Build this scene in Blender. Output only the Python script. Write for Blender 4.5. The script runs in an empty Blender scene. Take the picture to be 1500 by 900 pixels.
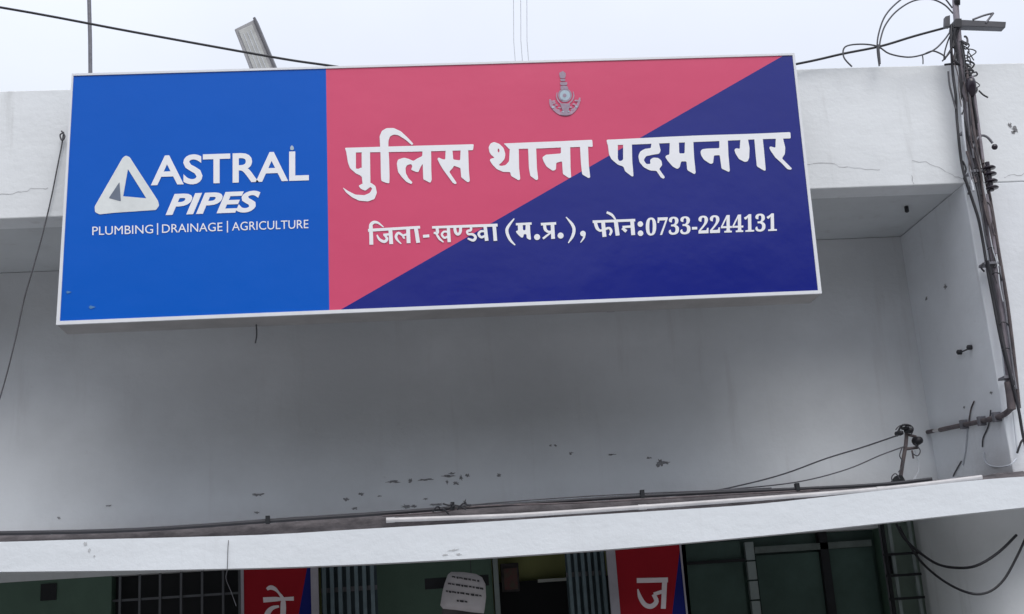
import bpy, bmesh, math, random
from mathutils import Vector, Matrix
from mathutils.geometry import tessellate_polygon
random.seed(7)
S = bpy.context.scene
COL = S.collection
# ------------------------------------------------------------------ camera
CAM = Vector((0.0, -6.0, 1.6))
YAW, PITCH, ROLL, F = math.radians(5.33), math.radians(15.0), math.radians(-3.94), 1800.0
fwd = Vector((math.sin(YAW)*math.cos(PITCH), math.cos(YAW)*math.cos(PITCH), math.sin(PITCH)))
r0 = Vector((math.cos(YAW), -math.sin(YAW), 0)); u0 = r0.cross(fwd)
RI = math.cos(ROLL)*r0 + math.sin(ROLL)*u0
UP = -math.sin(ROLL)*r0 + math.cos(ROLL)*u0
cd = bpy.data.cameras.new('camera'); cam = bpy.data.objects.new('camera', cd); COL.objects.link(cam)
cam.matrix_world = Matrix(((RI.x, UP.x, -fwd.x, CAM.x), (RI.y, UP.y, -fwd.y, CAM.y), (RI.z, UP.z, -fwd.z, CAM.z), (0, 0, 0, 1)))
cd.sensor_width = 36; cd.lens = 36*F/1500; cd.clip_start = .05; cd.clip_end = 2000
S.camera = cam
# ------------------------------------------------------------------ world: overcast daylight
EL, AZ = math.radians(52), math.radians(192)
W = bpy.data.worlds.new('World'); S.world = W; W.use_nodes = True
nt = W.node_tree; bg = nt.nodes['Background']
sky = nt.nodes.new('ShaderNodeTexSky'); sky.sky_type = 'NISHITA'; sky.sun_disc = False
sky.sun_elevation = EL; sky.sun_rotation = AZ; sky.air_density = 1.0; sky.dust_density = 4.0; sky.ozone_density = 1.0
mx = nt.nodes.new('ShaderNodeMix'); mx.data_type = 'RGBA'; mx.inputs[0].default_value = 0.86
# even cloud cover, three times as bright overhead as at the horizon (standard overcast sky)
tcw = nt.nodes.new('ShaderNodeTexCoord'); sxw = nt.nodes.new('ShaderNodeSeparateXYZ'); nt.links.new(tcw.outputs['Generated'], sxw.inputs[0])
mrw = nt.nodes.new('ShaderNodeMapRange'); mrw.inputs[3].default_value = 1/3; nt.links.new(sxw.outputs[2], mrw.inputs[0])
vmw = nt.nodes.new('ShaderNodeVectorMath'); vmw.operation = 'SCALE'; vmw.inputs[0].default_value = (14.9, 15.7, 17.6)
nzw = nt.nodes.new('ShaderNodeTexNoise'); nzw.inputs['Scale'].default_value = 2.2; nzw.inputs['Detail'].default_value = 5; nt.links.new(tcw.outputs['Generated'], nzw.inputs['Vector'])
mnw = nt.nodes.new('ShaderNodeMapRange'); mnw.inputs[1].default_value = .3; mnw.inputs[2].default_value = .7; mnw.inputs[3].default_value = .93; mnw.inputs[4].default_value = 1.09; nt.links.new(nzw.outputs[0], mnw.inputs[0])
mlw = nt.nodes.new('ShaderNodeMath'); mlw.operation = 'MULTIPLY'; nt.links.new(mrw.outputs[0], mlw.inputs[0]); nt.links.new(mnw.outputs[0], mlw.inputs[1])
nt.links.new(mlw.outputs[0], vmw.inputs['Scale']); nt.links.new(vmw.outputs[0], mx.inputs[7])
nt.links.new(sky.outputs[0], mx.inputs[6]); nt.links.new(mx.outputs[2], bg.inputs[0])
bg.inputs[1].default_value = 0.1
sl = bpy.data.lights.new('sun', 'SUN'); sl.energy = 1.5; sl.angle = math.radians(35); sl.color = (1, .97, .93)
so = bpy.data.objects.new('sun', sl); COL.objects.link(so)
so.rotation_euler = (math.radians(90)-EL, 0, math.radians(12))
S.view_settings.view_transform = 'Standard'; S.view_settings.look = 'None'
S.view_settings.exposure = 0.0; S.view_settings.gamma = 1.0

# ------------------------------------------------------------------ helpers
def at(x, y, Y=None, X=None, Z=None):
    """point of a real plane (Y, X or Z fixed) seen at a place of the photograph"""
    d = RI*(x-750) + UP*(450-y) + fwd*F
    if Y is not None: t = (Y-CAM.y)/d.y
    elif X is not None: t = (X-CAM.x)/d.x
    else: t = (Z-CAM.z)/d.z
    return CAM + d*t

def mat(name, col, rough=.7, var=.0, scale=3.0, bump=0.0, bscale=60.0, metal=0.0, spec=.5, stretch=(1,1,1), col2=None, coat=0, bdist=.004):
    m = bpy.data.materials.new(name); m.use_nodes = True
    n = m.node_tree.nodes; l = m.node_tree.links; b = n['Principled BSDF']
    b.inputs['Base Color'].default_value = (*col, 1); b.inputs['Roughness'].default_value = rough
    b.inputs['Metallic'].default_value = metal; b.inputs['Specular IOR Level'].default_value = spec
    if coat: b.inputs['Coat Weight'].default_value = coat; b.inputs['Coat Roughness'].default_value = .12
    tc = n.new('ShaderNodeTexCoord'); mp = n.new('ShaderNodeMapping'); mp.inputs['Scale'].default_value = stretch
    l.new(tc.outputs['Object'], mp.inputs[0])
    if var or col2:
        nz = n.new('ShaderNodeTexNoise'); nz.inputs['Scale'].default_value = scale; nz.inputs['Detail'].default_value = 8; nz.inputs['Roughness'].default_value = .65
        l.new(mp.outputs[0], nz.inputs['Vector'])
        rp = n.new('ShaderNodeValToRGB'); e = rp.color_ramp.elements
        e[0].position = .3; e[1].position = .7
        c2 = col2 if col2 else tuple(c*(1-var) for c in col)
        e[0].color = (*c2, 1); e[1].color = (*col, 1)
        l.new(nz.outputs[0], rp.inputs[0]); l.new(rp.outputs[0], b.inputs['Base Color'])
    if bump:
        nb = n.new('ShaderNodeTexNoise'); nb.inputs['Scale'].default_value = bscale; nb.inputs['Detail'].default_value = 6
        l.new(tc.outputs['Object'], nb.inputs['Vector'])
        bp = n.new('ShaderNodeBump'); bp.inputs['Strength'].default_value = bump; bp.inputs['Distance'].default_value = bdist
        l.new(nb.outputs[0], bp.inputs['Height']); l.new(bp.outputs[0], b.inputs['Normal'])
    return m

def plaster(name, base, dirt, z0=None, z1=None, amount=.5, streak=.35, mottle=.12):
    """painted cement: mottling, rain streaks, optional dirt band between heights z0 (dirty) and z1 (clean)"""
    m = bpy.data.materials.new(name); m.use_nodes = True
    n = m.node_tree.nodes; l = m.node_tree.links; b = n['Principled BSDF']
    b.inputs['Roughness'].default_value = .8; b.inputs['Specular IOR Level'].default_value = .3
    tc = n.new('ShaderNodeTexCoord')
    def noise(scale, stretch=(1,1,1), detail=8, rough=.6):
        mp = n.new('ShaderNodeMapping'); mp.inputs['Scale'].default_value = stretch
        z = n.new('ShaderNodeTexNoise'); z.inputs['Scale'].default_value = scale; z.inputs['Detail'].default_value = detail; z.inputs['Roughness'].default_value = rough
        l.new(tc.outputs['Object'], mp.inputs[0]); l.new(mp.outputs[0], z.inputs['Vector']); return z.outputs[0]
    def ramp(src, a, c, lo=0., hi=1.):
        r = n.new('ShaderNodeMapRange'); r.inputs[1].default_value = a; r.inputs[2].default_value = c; r.inputs[3].default_value = lo; r.inputs[4].default_value = hi
        r.interpolation_type = 'SMOOTHSTEP'; l.new(src, r.inputs[0]); return r.outputs[0]
    def mix(fac, ca, cb):
        x = n.new('ShaderNodeMix'); x.data_type = 'RGBA'; l.new(fac, x.inputs[0])
        for i, c in ((6, ca), (7, cb)):
            if isinstance(c, tuple): x.inputs[i].default_value = (*c, 1)
            else: l.new(c, x.inputs[i])
        return x.outputs[2]
    def mul(a, c):
        k = n.new('ShaderNodeMath'); k.operation = 'MULTIPLY'; l.new(a, k.inputs[0])
        if isinstance(c, float): k.inputs[1].default_value = c
        else: l.new(c, k.inputs[1])
        return k.outputs[0]
    c = mix(ramp(noise(1.1), .35, .65, 0, 1), base, tuple(v*(1-mottle) for v in base))
    c = mix(mul(ramp(noise(2.2, (4, 4, .35)), .55, .8), streak), c, tuple(dirt))
    c = mix(mul(ramp(noise(9, (1, 1, 1), 12, .75), .62, .8), .5), c, tuple(dirt))
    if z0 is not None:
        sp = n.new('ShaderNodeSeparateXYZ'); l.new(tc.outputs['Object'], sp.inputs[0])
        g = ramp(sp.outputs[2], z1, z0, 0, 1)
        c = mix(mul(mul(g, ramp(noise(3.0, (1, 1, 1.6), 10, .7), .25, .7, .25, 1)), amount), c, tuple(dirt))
    l.new(c, b.inputs['Base Color'])
    bp = n.new('ShaderNodeBump'); bp.inputs['Strength'].default_value = .35; bp.inputs['Distance'].default_value = .006
    l.new(noise(30, (1,1,1), 10, .6), bp.inputs['Height'])
    b2 = n.new('ShaderNodeBump'); b2.inputs['Strength'].default_value = .5; b2.inputs['Distance'].default_value = .009
    l.new(noise(3.5, (1,1,2.2), 4, .5), b2.inputs['Height']); l.new(b2.outputs[0], bp.inputs['Normal']); l.new(bp.outputs[0], b.inputs['Normal'])
    return m

def wloc(o):
    v = Vector((0,0,0))
    while o: v += o.location; o = o.parent
    return v
class MB:
    def __init__(s): s.v = []; s.f = []; s.sm = []
    def add(s, vs, fs, smooth=False):
        o = len(s.v); s.v += [tuple(v) for v in vs]; s.f += [tuple(i+o for i in f) for f in fs]; s.sm += [smooth]*len(fs); return s
    def box(s, x0, x1, y0, y1, z0, z1):
        return s.add([(x0,y0,z0),(x1,y0,z0),(x1,y1,z0),(x0,y1,z0),(x0,y0,z1),(x1,y0,z1),(x1,y1,z1),(x0,y1,z1)],
                     [(0,3,2,1),(4,5,6,7),(0,1,5,4),(1,2,6,5),(2,3,7,6),(3,0,4,7)])
    def prism(s, pts, y0, y1):
        """polygon of (X,Z) with depth from y0 (front) to y1"""
        n = len(pts); a = sum(pts[i][0]*pts[(i+1)%n][1]-pts[(i+1)%n][0]*pts[i][1] for i in range(n))
        if a < 0: pts = pts[::-1]
        vs = [(p[0], y0, p[1]) for p in pts] + [(p[0], y1, p[1]) for p in pts]
        fs = [tuple(range(n)), tuple(range(2*n-1, n-1, -1))] + [(i, i+n, (i+1)%n+n, (i+1)%n) for i in range(n)]
        return s.add(vs, fs)
    def hexa(s, q, d):
        """front quad q (4 points, counterclockwise from the front) pushed back by vector d"""
        q = [Vector(p) for p in q]; d = Vector(d)
        return s.add(q+[p+d for p in q], [(0,1,2,3),(7,6,5,4),(0,4,5,1),(1,5,6,2),(2,6,7,3),(3,7,4,0)])
    def tube(s, pts, r, sides=8, smooth=True, k=4):
        pts = [Vector(p) for p in pts]
        if smooth and len(pts) > 2: pts = spline(pts, k)
        rs = r if isinstance(r, list) else None
        vs = []; fs = []; n = len(pts); up = None
        for i, p in enumerate(pts):
            t = (pts[min(i+1, n-1)]-pts[max(i-1, 0)]).normalized()
            if up is None: up = Vector((0,0,1)) if abs(t.z) < .9 else Vector((1,0,0))
            a = t.cross(up).normalized(); bb = a.cross(t).normalized(); up = bb
            rr = r if rs is None else rs[0] + (rs[-1]-rs[0])*i/(n-1)
            for j in range(sides):
                an = 2*math.pi*j/sides; vs.append(p + a*math.cos(an)*rr + bb*math.sin(an)*rr)
        for i in range(n-1):
            for j in range(sides):
                fs.append((i*sides+j, i*sides+(j+1)%sides, (i+1)*sides+(j+1)%sides, (i+1)*sides+j))
        fs = [f[::-1] for f in fs]
        s.add(vs, fs, True)
        return s.add(vs[:sides]+vs[-sides:], [tuple(range(sides)), tuple(range(2*sides-1, sides-1, -1))])
    def lathe(s, c, axis, prof, sides=16):
        c = Vector(c); axis = Vector(axis).normalized(); a = axis.orthogonal().normalized(); b = axis.cross(a)
        vs = []; fs = []
        for h, r in prof:
            for j in range(sides):
                an = 2*math.pi*j/sides; vs.append(c + axis*h + (a*math.cos(an)+b*math.sin(an))*r)
        for i in range(len(prof)-1):
            for j in range(sides): fs.append((i*sides+j, i*sides+(j+1)%sides, (i+1)*sides+(j+1)%sides, (i+1)*sides+j))
        fs.append(tuple(range(sides-1, -1, -1))); fs.append(tuple((len(prof)-1)*sides+j for j in range(sides)))
        return s.add(vs, fs, True)
    def build(s, name, m, parent=None, label=None, bevel=0, origin=None):
        me = bpy.data.meshes.new(name); me.from_pydata(s.v, [], s.f); me.update()
        for p, q in zip(me.polygons, s.sm): p.use_smooth = q
        o = bpy.data.objects.new(name, me); COL.objects.link(o)
        if m: me.materials.append(m)
        if parent:
            o.parent = parent; o.matrix_parent_inverse = Matrix.Identity(4)
            me.transform(Matrix.Translation(-wloc(parent)))
        if label: o['label'] = label
        if bevel:
            b = o.modifiers.new('bevel', 'BEVEL'); b.width = bevel; b.segments = 2; b.limit_method = 'ANGLE'
        return o

def spline(pts, k=4):
    out = []; n = len(pts)
    for i in range(n-1):
        p0, p1, p2, p3 = pts[max(i-1,0)], pts[i], pts[i+1], pts[min(i+2,n-1)]
        for j in range(k):
            t = j/k
            out.append(.5*((2*p1)+(p2-p0)*t+(2*p0-5*p1+4*p2-p3)*t*t+(3*p1-p0-3*p2+p3)*t**3))
    out.append(pts[-1]); return out

def empty(name, label, cat, loc=(0,0,0), group=None):
    o = bpy.data.objects.new(name, None); COL.objects.link(o); o.location = loc; o.empty_display_size = .1
    tag(o, label, cat, group); return o
def tag(o, label=None, cat=None, group=None, kind=None):
    if label: o['label'] = label
    if cat: o['category'] = cat
    if group: o['group'] = group
    if kind: o['kind'] = kind
    return o

# ------------------------------------------------------------------ materials
M = {}
M['plaster']  = plaster('plaster_paint', (.83,.86,.885), (.42,.42,.41), streak=.5, mottle=.1)
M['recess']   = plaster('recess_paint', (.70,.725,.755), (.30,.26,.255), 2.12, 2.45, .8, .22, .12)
M['pillar']   = plaster('pillar_paint', (.81,.84,.88), (.38,.35,.34), 2.1, 2.5, .85)
M['fascia']   = plaster('fascia_paint', (.79,.83,.87), (.5,.5,.5), streak=.15, mottle=.05)
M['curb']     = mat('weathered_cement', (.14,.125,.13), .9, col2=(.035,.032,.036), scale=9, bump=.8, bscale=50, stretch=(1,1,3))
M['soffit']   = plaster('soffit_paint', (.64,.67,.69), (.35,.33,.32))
M['green']    = mat('dark_green_paint', (.085,.155,.115), .6, .25, 3, .2)
M['frame_green'] = mat('green_grey_frame', (.26,.31,.31), .5, .2, 8)
M['bar_grey'] = mat('bar_grey_paint', (.13,.14,.16), .5, .3, 9)
M['rail_green'] = mat('rail_green_paint', (.15,.19,.18), .5, .5, 6)
M['panel_green'] = mat('panel_green_paint', (.19,.26,.22), .6, .35, 5)
M['glass']    = mat('dark_window_glass', (.075,.125,.11), .2, .45, 2.2, spec=.3)
M['black']    = mat('dark_opening', (.012,.014,.018), .8, .2, 3)
M['white_frame'] = mat('white_powder_frame', (.80,.82,.86), .4, .08, 12)
M['sheet']    = mat('dull_sheet_metal', (.44,.43,.43), .55, .35, 3, .15, metal=0)
M['blue']     = mat('blue_flex', (.003,.113,.58), .24, .05, 1.5, .25, 1.1, spec=.2, bdist=.04)
M['red']      = mat('red_flex', (.71,.080,.18), .26, .07, 1.5, .25, 1.1, spec=.4, bdist=.04)
M['navy']     = mat('navy_flex', (.004,.012,.23), .2, .08, 1.5, .25, 1.1, spec=.5, bdist=.04)
M['letter']   = mat('white_vinyl', (.90,.91,.95), .5, .04, 20)
M['logo']     = mat('logo_grey', (.82,.86,.86), .45, .18, 9)
M['logo_dark'] = mat('logo_shade_print', (.16,.20,.27), .5, .2, 20)
M['emb']      = mat('emblem_grey', (.40,.30,.40), .5, .3, 60)
M['emb_mid']  = mat('emblem_violet', (.52,.33,.45), .5, .3, 60)
M['emb_lt']   = mat('emblem_pale_blue', (.46,.58,.68), .5, .2, 60)
M['cable']    = mat('black_cable', (.025,.025,.032), .55, .3, 10)
M['cable_grey'] = mat('faded_cable', (.10,.10,.115), .6, .4, 10)
M['wire_pale'] = mat('pale_wire', (.62,.65,.70), .6, .1, 10)
M['pvc']      = mat('white_pvc', (.62,.60,.60), .4, .3, 6)
M['steel']    = mat('grey_steel', (.22,.22,.25), .5, .5, 14, .2, metal=.2)
M['mast']     = mat('weathered_mast_steel', (.34,.31,.35), .55, col2=(.13,.11,.13), scale=9, metal=.15, stretch=(3,3,.8))
M['rust']     = mat('rusty_conduit', (.16,.13,.13), .75, col2=(.05,.045,.055), scale=14)
M['porcelain'] = mat('dark_glazed_porcelain', (.03,.022,.035), .25, .3, 10)
M['lamp']     = mat('aged_lamp_casing', (.42,.42,.44), .6, .4, 9, .3, 40)
M['lamp_cover'] = mat('clouded_lamp_cover', (.50,.51,.50), .4, .35, 14)
M['lamp_dark'] = mat('lamp_edge_metal', (.12,.12,.14), .5, .3, 9)
M['chip']     = mat('broken_plaster', (.32,.32,.335), .9, .6, 60, .6, 90)
M['crack']    = mat('crack_line', (.63,.645,.665), .9, .3, 40)
M['ban_red']  = mat('banner_red', (.32,.006,.016), .7, .15, 4, spec=.2)
M['ban_navy'] = mat('banner_navy', (.006,.013,.16), .7, .15, 4, spec=.2)
M['ban_white'] = mat('banner_print_white', (.75,.68,.72), .6, .1, 10)
M['paper']    = mat('notice_paper', (.62,.60,.63), .8, .15, 12, .2, 30)
M['ink']      = mat('notice_ink', (.07,.07,.08), .8, .5, 70)
M['gate']     = mat('grey_blue_gate_paint', (.19,.27,.31), .5, .4, 12, .1)
M['olive']    = mat('olive_room_paint', (.50,.54,.22), .7, .2, 2)
M['ground']   = mat('concrete_yard', (.24,.23,.22), .9, .3, 1.2, .5, 25)
M['roomfloor'] = mat('room_floor', (.12,.11,.10), .6, .2, 3)
M['tube']     = mat('unlit_tube_lamp', (.7,.74,.7), .3, .05, 5)
M['picture']  = mat('picture_print', (.22,.05,.06), .5, col2=(.10,.12,.08), scale=22)

# ------------------------------------------------------------------ the setting
g = MB().add([(-120,-120,0),(120,-120,0),(120,120,0),(-120,120,0)], [(0,1,2,3)]).build('ground', M['ground']); tag(g, kind='structure')

# unseen dark wood added behind the camera to darken the sign's lower reflection
random.seed(21)
M['added_foliage'] = mat('added_wood_foliage', (.06,.075,.04), .9, .6, .6)
vs = []; fs = []; NX, NZ = 150, 8
for i in range(NX+1):
    x = -110+220*i/NX; hh = 18.2+1.6*math.sin(i*.31)+1.2*math.sin(i*.83+1)+random.uniform(-.9,.9)
    for j in range(NZ+1):
        t = j/NZ; vs.append((x+random.uniform(-.5,.5), -46+2.5*math.sin(t*3)+(-6*t*t)+random.uniform(-1,1), hh*t))
for i in range(NX):
    for j in range(NZ):
        a = i*(NZ+1)+j; fs.append((a, a+1, a+NZ+2, a+NZ+1))
wd = MB().add(vs, fs).build('added_wood', M['added_foliage']); tag(wd, 'unseen dark wood added behind the camera for the sign to reflect', 'wood', kind='stuff')

# ------------------------------------------------------------------ building
B = empty('police_station_building', 'white painted one-storey building with recessed front and concrete ledge behind the sign', 'building')
XR, XL, YB = 3.04, -4.6, .9          # recess: right reveal, left reveal, back wall
ZP, ZS = 4.49, 3.79                  # parapet top, soffit
par = MB().box(-6.2, 6.0, 0, .16, ZS, ZP).build('parapet', M['plaster'], B, bevel=.006)
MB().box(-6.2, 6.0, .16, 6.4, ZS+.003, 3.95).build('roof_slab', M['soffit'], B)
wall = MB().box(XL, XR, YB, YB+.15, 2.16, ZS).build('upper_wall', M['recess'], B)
pil = MB().box(XR, 6.0, .003, 6.4, 2.13, ZS).build('pillar', M['pillar'], B, bevel=.006)
MB().box(-6.2, XL, .003, 6.4, 0, ZS).build('pillar', M['pillar'], B, bevel=.006)
xp = at(1350, 850, Y=.885).x
# pier below the ledge: plastered corner, its rounded splay made up to catch more light
pc_ = spline([Vector((at(x_, 850, Y=y_).x, y_, 0)) for x_, y_ in ((1350,.885),(1376,.56),(1412,.30),(1458,.14),(1510,.07),(1580,.05))], 4)
q = MB(); n_ = len(pc_)
q.add([(p_.x,p_.y,z_) for p_ in pc_ for z_ in (0, 2.118)], [(2*i_, 2*i_+2, 2*i_+3, 2*i_+1) for i_ in range(n_-1)], True)
q.add([(pc_[-1].x,.05,0),(6.0,.05,0),(6.0,6.39,0),(xp,6.39,0),(xp,.885,0)]+[(pc_[-1].x,.05,2.118),(6.0,.05,2.118),(6.0,6.39,2.118),(xp,6.39,2.118),(xp,.885,2.118)], [(0,1,6,5),(1,2,7,6),(2,3,8,7),(3,4,9,8)])
q.build('lower_pier', M['plaster'], B)
MB().box(XL, XR, 6.2, 6.35, 0, ZS).build('rear_wall', M['olive'], B)
MB().box(XL, XR, .2, 6.2, 0.005, .12).build('plinth_floor', M['roomfloor'], B)
# concrete ledge: a slab with a down-turned white fascia whose edge waves a little
top = [(-260,797),(-60,795),(0,794.6),(93,791),(200,789),(400,783.5),(500,777),(700,765.5),(900,752.5),(1100,740),(1290,719),(1438,702.5),(1500,698),(1700,690)]
bot = [(-260,839),(-60,838.5),(0,838),(93,837),(200,836),(400,832),(550,826),(700,818),(880,806),(1000,796),(1180,779),(1340,761),(1500,743.5),(1700,722)]
def z_on(poly, X, Y=-.3):
    P = [at(x, y, Y=Y) for x, y in poly]
    for a, b in zip(P, P[1:]):
        if X <= b.x or b is P[-1]: return a.z + (b.z-a.z)*(X-a.x)/(b.x-a.x)
lx0, lx1 = -2.9, 3.75
N = 60
Xs = [lx0+(lx1-lx0)*i/N for i in range(N+1)]
def sm(poly, X): return (z_on(poly, X-.12)+z_on(poly, X)+z_on(poly, X+.12))/3
vs = []; fs = []
for X in Xs:
    zt, zb = sm(top, X), sm(bot, X)
    vs += [(X,-.3,zb), (X,-.3,zt), (X,.899,zt), (X,.899,zt-.05), (X,-.2,zt-.05), (X,-.2,zb)]
for i in range(N):
    for j in range(6):
        a, b = i*6+j, i*6+(j+1)%6
        fs.append((a, b, b+6, a+6))
fs = [f[::-1] for f in fs]
fs += [tuple(range(6)), tuple(N*6+j for j in range(5,-1,-1))]
ledge = MB().add(vs, fs).build('ledge', M['fascia'], B, 'thick white concrete ledge with wavy fascia over the doors')
pipe_line = [(-200,788),(0,783),(140,780),(240,775.5),(390,765),(540,755),(660,746),(800,737),(940,728),(1060,722),(1180,717),(1290,711),(1365,703)]
# weathered cement fillet along the ledge top, in front of the wires
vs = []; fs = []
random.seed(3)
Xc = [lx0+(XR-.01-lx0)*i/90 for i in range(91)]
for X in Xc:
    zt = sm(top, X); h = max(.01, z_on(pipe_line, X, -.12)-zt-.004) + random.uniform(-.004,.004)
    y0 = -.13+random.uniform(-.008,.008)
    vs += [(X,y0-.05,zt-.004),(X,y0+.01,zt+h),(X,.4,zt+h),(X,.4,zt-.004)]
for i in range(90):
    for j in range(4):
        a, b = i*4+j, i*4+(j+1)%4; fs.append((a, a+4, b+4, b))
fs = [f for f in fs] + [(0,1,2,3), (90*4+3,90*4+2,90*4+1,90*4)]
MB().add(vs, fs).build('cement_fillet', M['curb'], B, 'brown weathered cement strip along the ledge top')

def XZ(px, py, Y): p = at(px, py, Y=Y); return p
# lower wall pieces between openings (plane YB) --------------------------------
def wx(px, py=870, Y=YB): return at(px, py, Y=Y).x
ZT = 2.06
wl0, wl1 = wx(163), wx(357)          # left window
d0, d1 = wx(462), wx(900)            # door opening
wr0, wr1 = wx(1008), wx(1300)        # right window
zsill = .95
for a, b in ((XL, wl0), (wl1, d0), (d1, wr0), (wr1, XR)):
    MB().box(a, b, YB+.004, YB+.15, .12, ZT).build('lower_wall', M['green'], B)
for a, b in ((wl0, wl1), (wr0, wr1)):
    MB().box(a, b, YB+.006, YB+.148, .12, zsill).build('lower_wall', M['green'], B)
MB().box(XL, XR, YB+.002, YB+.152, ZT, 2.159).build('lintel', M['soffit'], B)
# left window: dark opening behind a welded grid of bars
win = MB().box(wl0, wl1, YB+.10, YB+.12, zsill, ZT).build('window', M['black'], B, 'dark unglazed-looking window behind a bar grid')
for x in (174, 203, 233, 264, 295, 326, 350):
    X = wx(x, 880); MB().box(X-.006, X+.006, YB+.02, YB+.032, zsill, ZT).build('window_bar', M['bar_grey'], win)
zb_ = at(260, 874, Y=YB).z
for k in range(5):
    MB().box(wl0, wl1, YB+.033, YB+.043, zb_-.006-k*.2, zb_+.006-k*.2).build('window_rail', M['bar_grey'], win)
vp = [at(60,856,Y=YB), at(83,855.5,Y=YB), at(83,879,Y=YB), at(60,880,Y=YB)]
MB().box(vp[0].x, vp[1].x, YB-.004, YB+.03, vp[2].z, vp[0].z).build('vent_opening', M['black'], B, 'small square black vent hole in the green wall')
# right window: big dark panes, segmented pale mullion, top rail
win2 = MB().box(wr0, wr1, YB+.10, YB+.12, zsill, ZT).build('window', M['glass'], B, 'wide dark green glass window with pale mullion')
def pane(a, b, z0, z1, m=M['glass']): MB().box(a, b, YB+.06, YB+.068, z0, z1).build('pane', m, win2)
xm = wx(1106, 860); ztr = at(1150, 803, Y=YB).z
pane(wr0+.02, xm-.04, zsill, ZT-.02); pane(xm+.04, wx(1212), zsill, ztr-.03); pane(wx(1226), wr1-.03, zsill, ztr-.02)
MB().box(wx(1213), wx(1225), YB+.03, YB+.09, zsill, ZT).build('window_post', M['black'], win2)
z = at(1103, 792, Y=YB).z
for k in range(9):
    MB().box(xm-.024, xm+.024, YB+.02, YB+.055, z-.105, z-.006).build('mullion_block', M['frame_green'], win2); z -= .108
MB().box(xm+.03, wx(1290), YB+.03, YB+.055, ztr-.018, ztr+.018).build('top_rail', M['rail_green'], win2)
MB().box(wr0, xm-.03, YB+.03, YB+.055, at(1050,822,Y=YB).z-.01, at(1050,822,Y=YB).z+.006).build('top_rail', M['black'], win2)
# grille frame in the right corner
gr = MB().box(wx(1296), wx(1299), YB-.06, YB-.045, .9, ZT+.02).build('corner_grille', M['steel'], B, 'narrow dark grille frame beside the pillar')
for x in (1303, 1313, 1343):
    X = at(x, 850, Y=.79).x; MB().box(X-.009, X+.009, YB-.12, YB-.105, .9, 2.1).build('grille_bar', M['black'] if x == 1303 else M['frame_green'], gr)
for y in (812, 843, 877, 909, 942):
    zz = at(1325, y, Y=YB-.06).z; MB().box(wx(1299,850,YB-.12), wx(1350,850,YB-.12), YB-.132, YB-.121, zz-.007, zz+.007).build('grille_rail', M['black'], gr)
MB().box(wx(1297,840,YB), wx(1302,840,YB), YB-.09, YB-.073, at(1300,842,Y=YB).z, at(1300,815,Y=YB).z).build('grille_lock', M['black'], gr)
MB().box(wx(1304), xp-.002, YB-.02, YB-.004, .9, ZT+.04).build('wall_panel', M['panel_green'], gr)
# door: folding channel gates at both sides, green leaf, room behind
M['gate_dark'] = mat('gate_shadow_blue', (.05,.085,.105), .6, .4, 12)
def gate(px0, px1, n, label):
    Yg = .62
    X0, X1 = at(px0, 880, Y=Yg).x, at(px1, 880, Y=Yg).x
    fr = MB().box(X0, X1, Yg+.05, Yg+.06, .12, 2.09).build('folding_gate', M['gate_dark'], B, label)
    for i in range(n):
        X = X0 + (X1-X0)*(i+.5)/n; w = (X1-X0)/n
        q = MB(); q.prism([(X-w*.3,.12),(X+w*.18,.12),(X+w*.18,2.09),(X-w*.3,2.09)], Yg+random.uniform(-.012,.012), Yg+.04); q.build('gate_slat', M['gate'], fr)
    for z in (.5, 1.2, 1.9): MB().box(X0, X1, Yg+.041, Yg+.049, z-.012, z+.012).build('gate_link', M['steel'], fr)
gate(470, 553, 7, 'folded grey-blue channel gate on the left of the doorway')
gate(834, 893, 6, 'folded grey-blue channel gate on the right of the doorway')
Yd = 1.0
def rectp(name, m, x0, x1, y0, y1, Y, t, parent=B, label=None):
    a, b = at(x0, 865, Y=Y), at(x1, 865, Y=Y); a.z = at(x0, y0, Y=Y).z; b.z = max(.12, at(x0, y1, Y=Y).z); return MB().box(a.x, b.x, Y, Y+t, b.z, a.z).build(name, m, parent, label)
dl = rectp('door_leaf', M['green'], 552, 722, 790, 1500, Yd, .04, label='dark green door leaf standing open')
MB().box(wx(723,850,Yd), wx(730,850,Yd), Yd-.03, Yd+.06, .12, 2.1).build('door_jamb', M['frame_green'], B)
# room beyond
MB().box(d0-.2, d1+.3, 1.45, 1.5, .12, 2.6).build('room_wall', M['olive'], B)
Yr = 3.5
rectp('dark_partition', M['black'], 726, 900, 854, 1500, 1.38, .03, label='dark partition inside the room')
tl = rectp('tube_light', M['tube'], 789, 850, 849, 853.5, 1.34, .02, parent=None); tag(tl, 'pale unlit tube lamp along the olive wall inside the doorway', 'lamp')
pc = empty('framed_picture', 'small framed red picture hanging in the dark doorway', 'picture', at(748, 845, Y=1.3))
a, b = at(733, 826, Y=1.3), at(762, 866, Y=1.3)
MB().box(a.x, b.x, 1.3, 1.33, b.z, a.z).build('picture_frame', M['curb'], pc, bevel=.004)
MB().box(a.x+.016, b.x-.012, 1.294, 1.3, b.z+.012, a.z-.03).build('picture_print', M['picture'], pc)

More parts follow.
